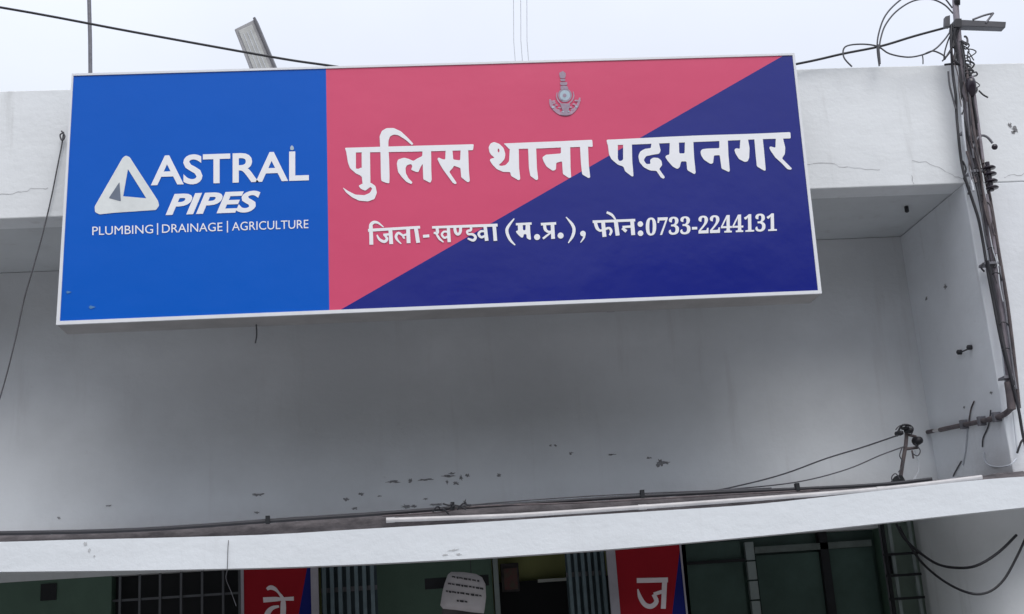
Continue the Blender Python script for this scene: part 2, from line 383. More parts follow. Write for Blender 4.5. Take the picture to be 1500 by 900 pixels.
# cracks and chips ------------------------------------------------------------
def crack(pts, Y, r, parent, m='crack'):
    q = MB(); P = spline([at(x, y, Y=Y) for x, y in pts], 5)
    P = [p+Vector((random.uniform(-.006,.006),0,random.uniform(-.008,.008))) for p in P]
    for i in range(len(P)-1):
        a, b = P[i], P[i+1]; d = (b-a).normalized(); nrm = Vector((-d.z,0,d.x))*r*random.uniform(.4,1.2)
        q.add([a-nrm,b-nrm,b+nrm,a+nrm], [(0,1,2,3)])
    return q.build('crack', M[m], parent)
crack([(1182,240),(1215,241),(1250,246),(1290,249)], -.001, .0022, par)
crack([(1335,233),(1370,243),(1395,256),(1415,264)], -.001, .0022, par)
crack([(1470,259),(1490,256),(1520,252)], -.001, .002, par)
crack([(-20,286),(20,283),(45,278),(70,277)], -.001, .002, par)
crack([(1336,258),(1337,264),(1338,270)], -.001, .002, par)
def chip(px, py, w, h, Y, parent, n=20, X=None):
    c = at(px, py, Y=Y) if X is None else at(px, py, X=X)
    q = MB(); vs = [c]; sc = (c-CAM).length/F
    for i in range(n):
        an = 2*math.pi*i/n; r = random.uniform(.3, 1.15)
        o = Vector((math.cos(an)*w*sc*r, 0, math.sin(an)*h*sc*r)) if X is None else Vector((0, math.cos(an)*w*sc*r*2, math.sin(an)*h*sc*r))
        vs.append(c+o)
    return q.add(vs, [(0,i,i%n+1) for i in range(1,n+1)]).build('plaster_chip', M['chip'], parent)
for x, y, w, h in ((378,725,9,3),(376,751,5,2),(507,732,5,3),(529,724,5,3),(556,727,4,1.5),(575,706,14,2.2),(601,705,3.5,4),(622,703,16,1.5),
                   (655,698,12,2),(662,694,7,2),(655,706,3,5),(668,708,6,3),(676,700,3,4.5),(685,697,4,3),(731,696,4,3),(623,731,5,2),(594,742,7,4),(606,742,6,2.5),(640,739,10,2),
                   (806,653,2.5,2),(814,653,3,2),(836,664,4,2.5),(896,666,8,1.5),(951,671,4,2),(967,679,7,6.5),(975,678,7,2.5),(160,741,5,1.6),(86,759,3,2),(681,736,3,6),(520,745,6,2)):
    chip(x, y, w, h, YB-.002, wall)
for x, y, w, h in ((1480,184,3,5),(1487,190,5,5),(1484,194,3,3)): chip(x, y, w, h, -.002, par)
for x, y, w, h in ((1357,438,5,7),(1452,576,5,5),(1412,597,4,4),(1385,420,6,9)): chip(x, y, w*.5, h*.5, None, pil, X=XR-.002)
for x, y, w, h in ((652,813,4,2),(664,806,9,2),(672,812,5,2),(125,797,3,3),(131,806,2,3),(138,815,2,2)): 
    c = chip(x, y, w, h, -.302, ledge); c.data.materials.clear(); c.data.materials.append(M['crack'])

# ------------------------------------------------------------------ the sign board
SY = -.25
TL, TR, BR, BL = (105,108), (1164,78), (1204,430), (82,476)
sc_ = at(640, 275, Y=SY)
SG = empty('sign_board', 'large blue, red and navy box sign with white lettering mounted on the parapet', 'sign board', (sc_.x, SY, at(640,455,Y=SY).z))
def q4(a, b, c, d, Y): return [at(*p, Y=Y) for p in (a, b, c, d)]
c4 = q4(BL, BR, TR, TL, SY)
MB().hexa([p+Vector((0,.012,0)) for p in c4], (0,.178,0)).build('sign_box', M['sheet'], SG, bevel=.004)
# faces: printed flex sheets
def face(name, pts, m, lab):
    P = [at(x, y, Y=SY+.002) for x, y in pts]
    return MB().prism([(p.x, p.z) for p in P], SY+.002, SY+.011).build(name, m, SG, lab)
iTL, iTR, iBR, iBL = (107.5,111), (1161,81), (1198.5,425.5), (87.5,470.5)
def lerp(a, b, t): return (a[0]+(b[0]-a[0])*t, a[1]+(b[1]-a[1])*t)
def on(a, b, x): return (x, a[1]+(b[1]-a[1])*(x-a[0])/(b[0]-a[0]))
t1, b1 = on(iTL, iTR, 477.5), on(iBL, iBR, 482.5)
b2, t2 = on(iBL, iBR, 499), on(iTL, iTR, 1148)
face('blue_panel', [iBL, b1, t1, iTL], M['blue'], 'plain blue left third of the sign')
face('red_panel', [b1, b2, t2, t1], M['red'], 'pinkish red upper triangle of the sign')
face('navy_panel', [b2, iBR, iTR, t2], M['navy'], 'navy blue lower triangle of the sign')
# frame: four strips of white aluminium
def bar(p, q, r, s_):
    P = [at(x, y, Y=SY-.003) for x, y in (p, q, r, s_)]
    MB().prism([(v.x, v.z) for v in P], SY-.003, SY+.0105).build('frame_bar', M['white_frame'], SG)
bar(BL, BR, iBR, iBL); bar(TL, iTL, iTR, TR); bar(BL, iBL, iTL, TL); bar(BR, TR, iTR, iBR)
# bolts of the back fixing and the small stub below
for x in (300, 900): 
    p = at(x, 470 if x == 300 else 448, Y=-.12); MB().box(p.x-.02, p.x+.02, -.085, .003, p.z-.0, p.z+.05).build('mounting_bracket', M['steel'], SG)
p = at(375, 478, Y=-.1); MB().tube([p+Vector((0,0,.03)), at(376,490,Y=-.1), at(374,503,Y=-.1)], .0035).build('wire_stub', M['cable_grey'], SG)

# lettering -------------------------------------------------------------------
LAY = [0]
def fill(q, pts, Y, holes=()):
    """filled polygon of photo points laid on the plane Y"""
    loops = [[at(x, y, Y=Y) for x, y in pts]] + [[at(x, y, Y=Y) for x, y in h] for h in holes]
    flat = [p for l in loops for p in l]
    tris = tessellate_polygon([[Vector((p.x, p.z, 0)) for p in l] for l in loops])
    fs = []
    for t in tris:
        a, b, c = (flat[i] for i in t)
        cr = (b.x-a.x)*(c.z-a.z)-(b.z-a.z)*(c.x-a.x)
        fs.append(tuple(t) if cr > 0 else tuple(t[::-1]))
    q.add(flat, fs)
def rnd(pts, k=3):
    """soften a closed outline slightly"""
    n = len(pts); out = []
    for i in range(n):
        p0, p1, p2 = Vector(pts[i-1]), Vector(pts[i]), Vector(pts[(i+1)%n])
        da, db = (p0-p1), (p2-p1)
        ra, rb = min(da.length*.35, k), min(db.length*.35, k)
        a = p1+da.normalized()*ra; b = p1+db.normalized()*rb
        for t in (0, .5, 1): out.append(tuple((1-t)**2*a+2*t*(1-t)*p1+t*t*b))
    return out
def crop(o, s, pts): return [(o[0]+x/s, o[1]+y/s) for x, y in pts]
def glyphs(name, label, Y, polys, strokes=(), m='letter', parent=None, fat=1.0):
    q = MB(); k = 0
    for o, s, pts, holes in polys:
        fill(q, rnd(crop(o, s, pts), 1.6), Y-.00012*k, [crop(o, s, h) for h in holes]); k += 1
    for o, s, pts in strokes:
        P = [Vector((o[0]+x/s, o[1]+y/s, w*fat/s)) for x, y, w in pts]
        if len(P) == 1:
            c = P[0]; fill(q, [(c.x+c.z*math.cos(a*.5236), c.y+c.z*math.sin(a*.5236)) for a in range(12)], Y-.00012*k); k += 1; continue
        if len(P) > 2: P = spline(P, 4)
        L = []; R = []
        for i, p in enumerate(P):
            d = Vector((P[min(i+1,len(P)-1)]-P[max(i-1,0)])[:2]).normalized(); nn = Vector((-d.y, d.x))*p.z/2
            L.append((p.x+nn.x, p.y+nn.y)); R.append((p.x-nn.x, p.y-nn.y))
        for i in range(len(P)-1):
            a, b, c, d = at(*L[i],Y=Y-.00012*k), at(*L[i+1],Y=Y-.00012*k), at(*R[i+1],Y=Y-.00012*k), at(*R[i],Y=Y-.00012*k)
            cr = (b.x-a.x)*(c.z-a.z)-(b.z-a.z)*(c.x-a.x)
            q.add([a,b,c,d] if cr > 0 else [d,c,b,a], [(0,1,2,3)])
        k += 1
    return q.build(name, M[m], parent or SG, label)
LY = SY-.0004
A, Bc, C, D, Ec = ((490,180),7.5), ((580,190),10.), ((710,190),8.8235), ((880,180),9.), ((1010,180),9.375)
P0 = ((0,0),1.)
glyphs('lettering', 'white Devanagari word at the left end of the heading', LY, [
 (*P0, [(505,216.8),(600,214),(694,211.5),(693,220.3),(600,222.6),(507.5,223.8)], ()),
 (*A, [(125,300),(235,300),(235,505),(262,508),(300,490),(300,600),(285,580),(235,558),(170,500),(148,440),(135,360)], ()),
 (*A, [(298,300),(390,300),(395,690),(310,690),(300,600)], ()),
 (*A, [(400,660),(450,695),(466,770),(440,838),(370,865),(270,857),(190,818),(125,765),(88,710),(150,750),(230,790),(330,797),(390,770),(415,722),(395,705),(340,748),(290,728),(262,693),(310,668)], ()),
 (*A, [(602,668),(570,662),(515,640),(510,600),(505,330),(500,240),(495,150),(520,90),(570,60),(650,58),(730,95),(800,160),(868,232),(850,247),(780,187),(700,137),(650,130),(610,150),(592,200),(592,260),(600,400),(605,600)], ()),
 (*Bc, [(12,500),(30,440),(120,412),(190,430),(255,462),(310,425),(385,390),(390,290),(515,290),(518,600),(524,740),(505,782),(400,730),(392,500),(355,560),(330,625),(290,620),(220,590),(240,540),(225,505),(165,520),(140,560),(145,640),(185,715),(244,775),(225,800),(150,765),(80,690),(30,620)], ()),
 (*Bc, [(728,280),(825,280),(840,440),(940,452),(948,280),(1058,280),(1068,600),(1082,755),(1055,777),(955,700),(945,565),(848,530),(835,560),(780,620),(893,785),(870,802),(835,785),(700,600),(650,520),(605,430),(625,408),(680,435),(722,440)], ()),
])
glyphs('lettering', 'white Devanagari word in the middle of the heading', LY, [
 (*C, [(245,180),(600,165),(1000,150),(1390,132),(1397,225),(1340,222),(1000,232),(700,245),(440,250),(325,260)], ()),
 (*C, [(325,235),(440,235),(445,500),(460,640),(440,658),(340,600),(330,550),(240,548),(160,515),(100,455),(65,400),(75,378),(130,365),(85,330),(60,290),(50,230),(75,180),(120,160),(190,185),(245,240),(268,320),(255,385),(215,430),(180,460),(215,472),(270,460),(315,410)],
   ([(166,270),(172,250),(184,248),(192,268),(188,292),(174,296)],)),
 (*C, [(560,225),(665,225),(675,500),(692,640),(670,658),(590,600),(572,500)], ()),
 (*C, [(745,360),(790,325),(985,310),(985,215),(1105,215),(1110,500),(1118,620),(1090,628),(1010,575),(1000,410),(925,430),(920,520),(880,535),(800,480),(760,410)], ()),
 (*C, [(1230,200),(1335,200),(1345,450),(1364,620),(1340,628),(1260,580),(1245,450)], ()),
])
glyphs('lettering', 'white Devanagari word at the right end of the heading', LY, [
 (*P0, [(888.3,205),(924,203.3),(980,200.5),(1030,198.4),(1100,196.3),(1157.7,193.8),(1158.3,203),(1110,204.2),(1050,207),(1010,208.6),(980,209.8),(926,212),(890,213)], ()),
 (*D, [(90,270),(225,270),(225,480),(250,510),(295,490),(295,270),(410,270),(415,500),(432,700),(415,712),(320,640),(300,580),(220,550),(140,480),(110,420)], ()),
 (*D, [(670,260),(765,260),(790,370),(770,410),(700,420),(600,440),(565,490),(600,545),(655,545),(650,490),(690,460),(760,465),(800,500),(810,560),(770,610),(847,720),(825,740),(790,720),(735,635),(650,630),(570,590),(510,520),(495,440),(520,380),(580,345),(660,335)], ()),
 (*D, [(910,250),(1030,250),(1035,405),(1105,405),(1110,240),(1220,240),(1230,450),(1252,660),(1235,680),(1140,625),(1130,510),(1060,510),(1040,590),(1010,610),(950,580),(880,500),(850,450),(865,430),(905,420)], ()),
 (*Ec, [(150,400),(170,365),(240,355),(410,350),(410,230),(525,220),(535,450),(554,660),(540,677),(440,630),(415,445),(335,450),(325,555),(290,568),(200,510),(160,450)], ()),
 (*Ec, [(700,215),(800,210),(825,350),(820,480),(800,530),(760,540),(680,500),(630,420),(615,370),(640,350),(690,360)], ()),
 (*Ec, [(890,215),(1005,210),(1025,400),(1047,650),(1030,662),(925,600),(905,400)], ()),
 (*Ec, [(1185,200),(1280,200),(1315,340),(1310,430),(1270,490),(1408,630),(1390,646),(1345,640),(1260,550),(1180,480),(1110,380),(1095,340),(1115,325),(1180,345)], ()),
])
MA = [(895,200),(1030,200),(1035,405),(1105,405),(1110,190),(1225,190),(1235,450),(1256,680),(1225,690),(1140,645),(1130,520),(1060,520),(1040,610),(1010,630),(950,590),(880,510),(842,450),(860,420),(900,415)]
Fc, G = ((530,310),7.143), ((730,305),6.818)
st = [
 [(100,348,34),(98,250,34),(94,175,34),(98,135,30),(130,112,26),(175,122,18),(228,165,8)], [(65,198,26),(610,165,24)],
 [(298,180,34),(308,342,34)], [(300,238,20),(225,246,22)], [(158,245,12),(185,292,22),(235,316,26),(264,288,24),(240,250,18)],
 [(483,175,34),(490,332,34)], [(440,262,18),(385,225,22),(357,262,24),(375,302,18),(412,338,10)], [(480,236,18),(432,256,20),(448,284,14)], [(565,170,34),(590,328,34)],
 [(640,261,26),(706,255,26)], [(735,167,22),(1420,143,26)],
 [(786,170,26),(790,222,28),(752,224,16)], [(775,225,18),(812,285,20),(855,322,10)],
 [(905,165,28),(915,322,30)], [(905,214,18),(860,212,18),(838,243,20),(865,276,20),(905,258,18)],
 [(972,160,26),(980,215,26),(1005,240,24),(1030,215,26),(1034,160,26)],
 [(1142,158,22),(1140,196,22),(1104,206,20),(1112,236,20),(1160,240,22),(1190,270,24),(1165,302,24),(1108,282,14)],
 [(1290,155,30),(1307,308,32)], [(1290,208,18),(1245,208,20),(1222,238,22),(1250,270,22),(1295,252,18)], [(1385,150,32),(1398,308,32)]]
glyphs('lettering', 'small white Devanagari word starting the second line', LY, [], [(*Fc, s) for s in st], fat=1.18)
st = [
 [(158,106,10),(98,185,24),(86,240,26),(118,318,22),(168,370,10)],
 [(175,162,20),(332,155,20)], [(387,290,26)],
 [(425,162,22),(577,153,22)], [(540,160,30),(547,308,32)], [(462,165,26),(468,212,26),(500,238,20),(540,232,20)], [(530,240,16),(445,306,18)], [(622,275,26)],
 [(676,90,8),(735,160,24),(756,215,26),(742,280,24),(698,350,8)], [(845,255,24)], [(860,260,22),(852,300,16),(820,345,6)],
 [(942,137,22),(1367,121,22)], [(968,140,28),(985,198,28),(1015,225,20),(1050,218,20)], [(1045,135,32),(1060,288,34)], [(1060,212,20),(1108,200,20),(1128,232,22),(1112,272,18)],
 [(1172,128,34),(1192,275,34)], [(1172,118,12),(1135,70,22),(1082,42,20)], [(1335,125,32),(1347,270,34)], [(1335,184,20),(1240,190,20)], [(1238,200,24),(1278,234,26)], [(1418,160,24)], [(1420,252,24)]]
glyphs('lettering', 'small white bracketed abbreviation in the second line', LY, [(*G, [(178+(x-850)*.365, 150+(y-190)*.335) for x, y in MA], ())], [(*G, s) for s in st if max(p_[0] for p_ in s) < 900], fat=1.18)
glyphs('lettering', 'small white word with a colon before the phone number', LY, [], [(*G, s) for s in st if max(p_[0] for p_ in s) >= 900], fat=1.18)

def text(name, body, quad, label, Y=LY, m='letter', parent=None, weight=0.0, shear=0.0):
    """lettering of a built-in typeface laid into a four-sided area of the board"""
    c = bpy.data.curves.new(name, 'FONT'); c.body = body; c.offset = weight; c.shear = shear; c.resolution_u = 4
    o = bpy.data.objects.new(name, c); COL.objects.link(o); bpy.context.view_layer.update()
    me = bpy.data.meshes.new_from_object(o.evaluated_get(bpy.context.evaluated_depsgraph_get()))
    bpy.data.objects.remove(o); bpy.data.curves.remove(c)
    xs = [v.co.x for v in me.vertices]; ys = [v.co.y for v in me.vertices]
    x0, x1, y0, y1 = min(xs), max(xs), min(ys), max(ys)
    tl, tr, br, bl = [at(*p, Y=Y) for p in quad]
    q = MB(); vs = []
    for v in me.vertices:
        u = (v.co.x-x0)/(x1-x0); w = (v.co.y-y0)/(y1-y0)
        vs.append((bl*(1-u)+br*u)*(1-w) + (tl*(1-u)+tr*u)*w)
    q.add(vs, [tuple(p.vertices) for p in me.polygons]); bpy.data.meshes.remove(me)
    return q.build(name, M[m], parent or SG, label)
text('lettering', '\U0001D7CE\U0001D7D5\U0001D7D1\U0001D7D1-\U0001D7D0\U0001D7D0\U0001D7D2\U0001D7D2\U0001D7CF\U0001D7D1\U0001D7CF', [(946,319.2),(1137.5,312.4),(1138,338.6),(946,345.6)], 'white phone number 0733-2244131 in serif digits', weight=.008)
text('lettering', 'ASTRAL', [(221,228.3),(452.5,220.8),(452.5,264.9),(221,272.3)], 'large white capitals reading ASTRAL on the blue panel', weight=.020)
text('lettering', 'PIPES', [(242.5,284.5),(381.5,279.2),(381.5,310.8),(242.5,315.8)], 'slanted white capitals reading PIPES', weight=.035, shear=.3)
k = lambda x, t: 332.3+(x-135.2)*(-10.3/316.6)+t
for s, a, b in (('PLUMBING',135.2,224.3),('DRAINAGE',237.4,325.8),('AGRICULTURE',339.8,451.8)):
    text('lettering', s, [(a,k(a,0)),(b,k(b,0)),(b,k(b,12.6)),(a,k(a,12.6))], 'small white capitals reading '+s, weight=0)
for x in (230.8, 333.2):
    q = MB(); fill(q, [(x-.8,k(x,-2)),(x+.8,k(x,-2)),(x+.8,k(x,15)),(x-.8,k(x,15))], LY); q.build('divider_line', M['letter'], SG)
L_ = ((120,200),4.2857)
glyphs('triangle_logo', 'pale grey rounded triangle logo with open centre', LY, [
 (*L_, [(255,135),(275,120),(300,130),(335,185),(478,405),(485,435),(465,462),(200,480),(110,490),(82,475),(80,440),(100,405)], ([(289,206),(404,389),(259,376)],))], m='logo')
glyphs('logo_shade', None, LY-.0006, [(*L_, [(236,286),(245,408),(168,388)], ())], m='logo_dark')
glyphs('logo_drop', 'small grey drop shape above the last capital', LY, [(*L_, [(1308,86),(1307,68),(1318,54),(1330,68),(1330,86)], ())], m='emb_lt')
# emblem
em = ((780,90),9.)
def ring(cx, cy, r, rx=1, n=20, a0=0, a1=360): return [(cx+rx*r*math.cos(math.radians(a0+(a1-a0)*i/n)), cy+r*math.sin(math.radians(a0+(a1-a0)*i/n))) for i in range(n+(0 if a1-a0 == 360 else 1))]
EMB = glyphs('emblem', 'small grey round police emblem with pillar capital and wreath', LY, [
  (*em, ring(428,448,92), (ring(428,448,70),)),
  (*em, [(352,150),(380,140),(400,125),(415,140),(440,155),(436,205),(425,225),(365,225),(358,200)], ()),
  (*em, [(362,232),(435,232),(432,262),(372,262)], ()), (*em, [(360,275),(462,275),(455,315),(368,315)], ()),
  (*em, [(378,322),(450,322),(472,345),(470,368),(368,368),(368,345)], ())], m='emb')
glyphs('emblem_disc', None, LY, [(*em, ring(428,448,69,1,20), ())], m='emb_lt', parent=EMB)
glyphs('emblem_disc', None, LY-.001, [(*em, ring(424,450,26,1,8), ())], m='emb', parent=EMB)
lv = []
glyphs('emblem_wreath', None, LY-.0008, [], [(*em, [(232,500,22),(245,575,34),(300,640,44),(370,690,40),(430,705,34)]), (*em, [(625,480,22),(600,570,34),(550,640,44),(490,690,40),(430,705,34)]), (*em, [(325,410,10),(318,470,16),(345,530,16),(380,560,12)]), (*em, [(535,400,10),(545,460,16),(520,520,16),(480,555,12)])], m='emb_mid', parent=EMB)
for i in range(9):
    a = math.radians(195-i*24); r = 190-30*abs(math.sin(a)); 
    for dr, sz in ((0,30),(-38,24)):
        cx, cy = 425+(r+dr)*math.cos(a)*.98, 500+(r+dr)*abs(math.sin(a))*1.05+ (0 if i not in (0,8) else 10)
        lv.append((*em, [(cx+sz*math.cos(t+a)*.95, cy+sz*.55*math.sin(t+a)) for t in (0,.9,1.8,3.14,4.2,5.3)], ()))
glyphs('emblem_wreath', None, LY, lv, m='emb_mid', parent=EMB)
glyphs('emblem_ribbon', None, LY-.003, [(*em, [(360,555),(500,555),(478,640),(470,690),(520,700),(430,715),(350,700),(400,690),(395,640)], ())], m='emb', parent=EMB)
for x, y, r in ((405,665,9),(480,660,9),(270,605,14),(580,600,12),(390,495,12)):
    glyphs('emblem_dot', None, LY-.0036, [(*em, ring(x,y,r,1.3,8), ())], m='emb_lt', parent=EMB)
# two scuffs on the blue panel
for x, y, w in ((100,428,3.2),(134,450,4)):
    q = MB(); fill(q, [(x-w,y),(x-w*.4,y-w*.6),(x+w*.5,y-w*.3),(x+w*1.6,y),(x+w*.3,y+w*.5),(x-w*.5,y+w*.7)], LY); q.build('scuff_mark', M['blue_scuff'] if 'blue_scuff' in M else M.setdefault('blue_scuff', mat('scuffed_blue', (.09,.26,.55), .6, .3, 60)), SG)

# ------------------------------------------------------------------ wires, pipes and the mast
def cable(name, label, pts, r, m='cable', Y=None, cat='cable', k=5, parent=None, group=None):
    P = [p if isinstance(p, Vector) else (at(p[0], p[1], Y=p[2]) if len(p) == 3 else at(p[0], p[1], Y=Y)) for p in pts]
    o = MB().tube(P, r, 8, True, k).build(name, M[m], parent)
    if not parent: tag(o, label, cat, group)
    elif label: o['label'] = label
    return o
Yc = -.045
cable('overhead_cable', 'long black overhead cable sagging behind the sign top', [Vector((-9,-1.2,6.0)),(-300,-35,-.3),(0,11,-.08),(200,48,Yc),(400,84,Yc),(480,96,Yc),(640,118,Yc),(860,125,Yc),(1050,114,Yc),(1172,93,Yc),(1235,79,Yc),(1290,68,Yc),(1340,53,Yc),(1392,39,Yc)], .0068)
cable('hanging_wire', 'thin dark wire hanging down left of the sign', [(93,196,-.02),(90,215,-.02),(84,245,-.02),(75,290,-.02),(62,345,-.02),(48,395,-.02),(35,440,-.02),(22,500,-.02),(0,583,-.02),(-40,700,-.12),(-60,790,-.31),(-64,850,-.31)], .0036, 'cable_grey')
ho = bpy.context.scene.objects['hanging_wire']
MB().tube([at(90,192,Y=-.03), at(95,200,Y=-.03), at(91,206,Y=-.03), at(88,198,Y=-.03), at(94,194,Y=-.03)], .004).build('wire_knot', M['cable_grey'], ho)
# pole above the sign, left
p = at(133, 125, Y=.08); p2 = at(129, -60, Y=.08)
o = empty('roof_pole', 'thin grey metal pole standing on the parapet above the blue panel', 'pole', (p.x, .08, ZP))
MB().tube([(p.x,.08,ZP), (at(132,60,Y=.08)), p2], .0105, 10, False).build('pole_tube', M['steel'], o)
MB().box(p.x-.05, p.x+.05, .03, .13, ZP+.001, ZP+.012).build('base_plate', M['steel'], o)
# lamp housing
Yl = .07
o = empty('flood_light', 'grey rectangular lamp housing tilted above the sign beside the black cable', 'lamp', at(385, 120, Y=Yl))
fq = [at(*p_, Y=Yl) for p_ in ((364,97),(402,97),(373,28),(343,43))]
# prolong down to the parapet
d = (fq[0]-fq[3]).normalized(); d2 = (fq[1]-fq[2]).normalized()
fq[0] = fq[0]+d*.07; fq[1] = fq[1]+d2*.07
MB().hexa(fq, (.006,.05,0)).build('lamp_casing', M['lamp'], o, bevel=.005)
c = sum(fq, Vector())/4
def ins(u, v): 
    return (fq[0]*(1-u)+fq[1]*u)*(1-v)+(fq[3]*(1-u)+fq[2]*u)*v
MB().hexa([p_+Vector((0,-.007,0)) for p_ in (ins(.14,.03),ins(.80,.03),ins(.80,.93),ins(.14,.93))], (0,.006,0)).build('lamp_cover', M['lamp_cover'], o, bevel=.003)
MB().hexa([p_+Vector((0,-.009,0)) for p_ in (ins(.93,0),ins(1.04,0),ins(1.05,1.02),ins(.93,1.02))], (.01,.07,0)).build('lamp_edge', M['lamp_dark'], o, bevel=.003)
for u in (.3,.47,.63):
    MB().hexa([p_+Vector((0,-.0095,0)) for p_ in (ins(u,.08),ins(u+.025,.08),ins(u+.03,.84),ins(u,.84))], (0,.0022,0)).build('cover_rib', M['wire_pale'], o)
b0 = at(385, 116, Y=Yl+.02); MB().tube([(b0.x, Yl+.03, ZP), (b0.x, Yl+.03, ZP+.09)], .012, 8, False).build('bracket', M['steel'], o)
# faint pale aerial cords behind the sign
for x, lab in ((752.5,'leftmost of three faint pale cords rising behind the sign'),(763,'middle one of three faint pale cords rising behind the sign'),(772,'rightmost of three faint pale cords rising behind the sign')):
    X = at(x, 60, Y=.05).x
    o = MB().tube([(X,.05,ZP+.0), at(x,60,Y=.05), at(x-.8,-120,Y=.05)], .0022, 6, False).build('aerial_cord', M['wire_pale']); tag(o, lab, 'cord', 'pale cords rising behind the sign')

# black pipe and white PVC pipe on the ledge
YP = -.20
o = cable('black_pipe', 'long black cable bundle lying along the ledge top behind the white pipe', [(x, y-1) for x, y in pipe_line], .0085, Y=YP, cat='cable bundle')
cable('strand', None, [(-200,781),(0,779),(200,774),(420,759),(600,747),(800,731),(940,723),(1040,719),(1130,715)], .003, 'cable_grey', YP+.02, parent=o)
cable('strand', None, [(560,756),(640,751),(700,742),(840,737),(960,731),(1080,724),(1200,718)], .004, 'rust', YP-.01, parent=o)
for x, y in ((392,761),(663,741),(941,723),(1168,713)):
    c = at(x, y, Y=YP-.01); MB().box(c.x-.009, c.x+.009, YP-.02, YP+.01, c.z-.02, c.z+.016).build('pipe_clip', M['black'], o)
for i in range(6):
    x = 640+i*9; c = at(x, 747-i*1.2+random.uniform(-3,3), Y=YP-.015); MB().tube([c+Vector((random.uniform(-.04,0),0,random.uniform(-.02,.02))), c+Vector((0,-.01,.008)), c+Vector((random.uniform(.01,.05),0,random.uniform(-.02,.02)))], .004).build('wire_end', M['cable'], o)
o = cable('pvc_pipe', 'white plastic pipe lying on the right part of the ledge', [(570,762),(700,757.5),(776,754),(940,743),(1100,731.5),(1290,716.5),(1438,699)], .0105, 'pvc', -.235, cat='pipe')
for x, y in ((572,762),(941,743),(1290,716.5)):
    c = at(x, y, Y=-.235); MB().tube([c-Vector((.02,0,0)), c+Vector((.02,0,0))], .0125, 10, False).build('coupling', M['pvc'], o)

# mast -------------------------------------------------------------------------
YM = -.07
mpts = [(1398.5,-60),(1399.5,0),(1402,36),(1410,110),(1422,200),(1440,290),(1453,370),(1465,440),(1475,520),(1483,598)]
mb_ = at(1483, 600, Y=YM)
MS = empty('service_mast', 'leaning grey steel wiring mast crowded with cables on the right pillar', 'mast', mb_)
for i, (dx, r, m) in enumerate(((0,.019,'mast'),(10,.009,'rust'),(-6,.006,'wire_pale'))):
    pts = [at(x+dx, y, Y=YM+(.02 if i else 0)) for x, y in (mpts if i == 0 else mpts[3:])]
    MB().tube(pts, r if i else .0175, 10, True, 3).build('mast_pipe', M[m], MS)
# arm
a0 = at(1396, 30.5, Y=YM-.02)
am = MB().hexa([at(*q_, Y=YM-.03) for q_ in ((1399,38),(1473,40.5),(1474,32),(1400,28.5))], (0,.05,0)).build('cross_arm', M['cable_grey'], MS, bevel=.003)
MB().tube([at(1425,29,Y=YM-.03), at(1441,23,Y=YM-.03), at(1455,19.5,Y=YM-.03)], .006).build('arm_brace', M['steel'], am)
MB().tube([at(1455,19.5,Y=YM-.03), at(1444,34,Y=YM-.03)], .006, 8, False).build('arm_brace', M['steel'], am)
MB().hexa([at(*q_, Y=YM-.045) for q_ in ((1398,40),(1409,40),(1409,27),(1400,27))], (0,.08,0)).build('arm_clamp', M['cable'], MS, bevel=.003)
MB().hexa([at(*q_, Y=YM-.03) for q_ in ((1384.5,39),(1392,39),(1392,22),(1385,24))], (0,.03,0)).build('junction_box', M['cable_grey'], MS, bevel=.003)
MB().lathe(at(1402,6,Y=YM-.01), UP, [(-.006,.0),(-.006,.017),(.035,.017),(.04,.01)], 12).build('mast_cap', M['cable'], MS)
def wire(pts, r=.005, m='cable', Y=YM-.03, name='wire'): return MB().tube([at(*p_, Y=Y+random.uniform(-.01,.01)) for p_ in pts], r, 6, True, 4).build(name, M[m], MS)
wire([(1394,36),(1393,55),(1394,80),(1396,110),(1400,140),(1401,165),(1404,200),(1408,235),(1414,262),(1424,292),(1433,320),(1439,350),(1444,380),(1449,410),(1455,440),(1462,478),(1470,515),(1481,555),(1492,600),(1499,640),(1512,690),(1530,760)], .0075)
wire([(1396,40),(1403,80),(1407,120),(1409,160),(1416,200),(1422,240),(1430,272),(1438,310),(1445,345)], .0055)
wire([(1446,382),(1452,410),(1459,445),(1465,480),(1473,520),(1484,565)], .009)
wire([(1464,390),(1469,430),(1476,480),(1484,540),(1489,570)], .0055, 'steel')
wire([(1389,105),(1391,125),(1396,145),(1400,160)], .005, 'cable_grey')
wire([(1399,42),(1397,60),(1400,75),(1398,88),(1404,94)], .009)
wire([(1403,44),(1399,58),(1396,70)], .008)
wire([(1392,52),(1388,62),(1384,76),(1383,88),(1388,80),(1394,70),(1397,60)], .004)
wire([(1398,60),(1393,74),(1386,84),(1380,90)], .004)
wire([(1384,95),(1395,94),(1406,95)], .006)
# curly cluster at the right of the mast
random.seed(11)
for i in range(9):
    cx = 1415+i*1.5+random.uniform(-3,3); cy = 58+i*9+random.uniform(-3,3)
    R_ = lambda a: random.uniform(-a, a)
    wire([(cx-5+R_(3),cy-4+R_(4)),(cx+R_(5),cy-5+R_(3)),(cx+5+R_(4),cy+R_(4)),(cx+R_(4),cy+6+R_(3)),(cx-4+R_(2),cy+3+R_(3)),(cx+R_(3),cy+R_(6)),(cx+3+R_(3),cy+9+R_(3))], random.uniform(.0028,.006), 'cable' if i % 3 else 'cable_grey')
wire([(1409,60),(1411,75),(1413,90),(1415,110)], .007)
wire([(1413,96),(1418,104),(1422,114)], .010)
wire([(1434,133),(1440,139),(1447,143)], .0045)
c = at(1422, 129, Y=YM-.03)
MB().lathe(c, UP, [(-.05,.014),(-.045,.024),(-.01,.03),(.03,.028),(.05,.02),(.055,.008)], 12).build('bushing', M['porcelain'], MS)
wire([(1424,142),(1428,160),(1431,178),(1432,190)], .0095)
wire([(1416,150),(1418,175),(1420,200)], .006, 'steel')
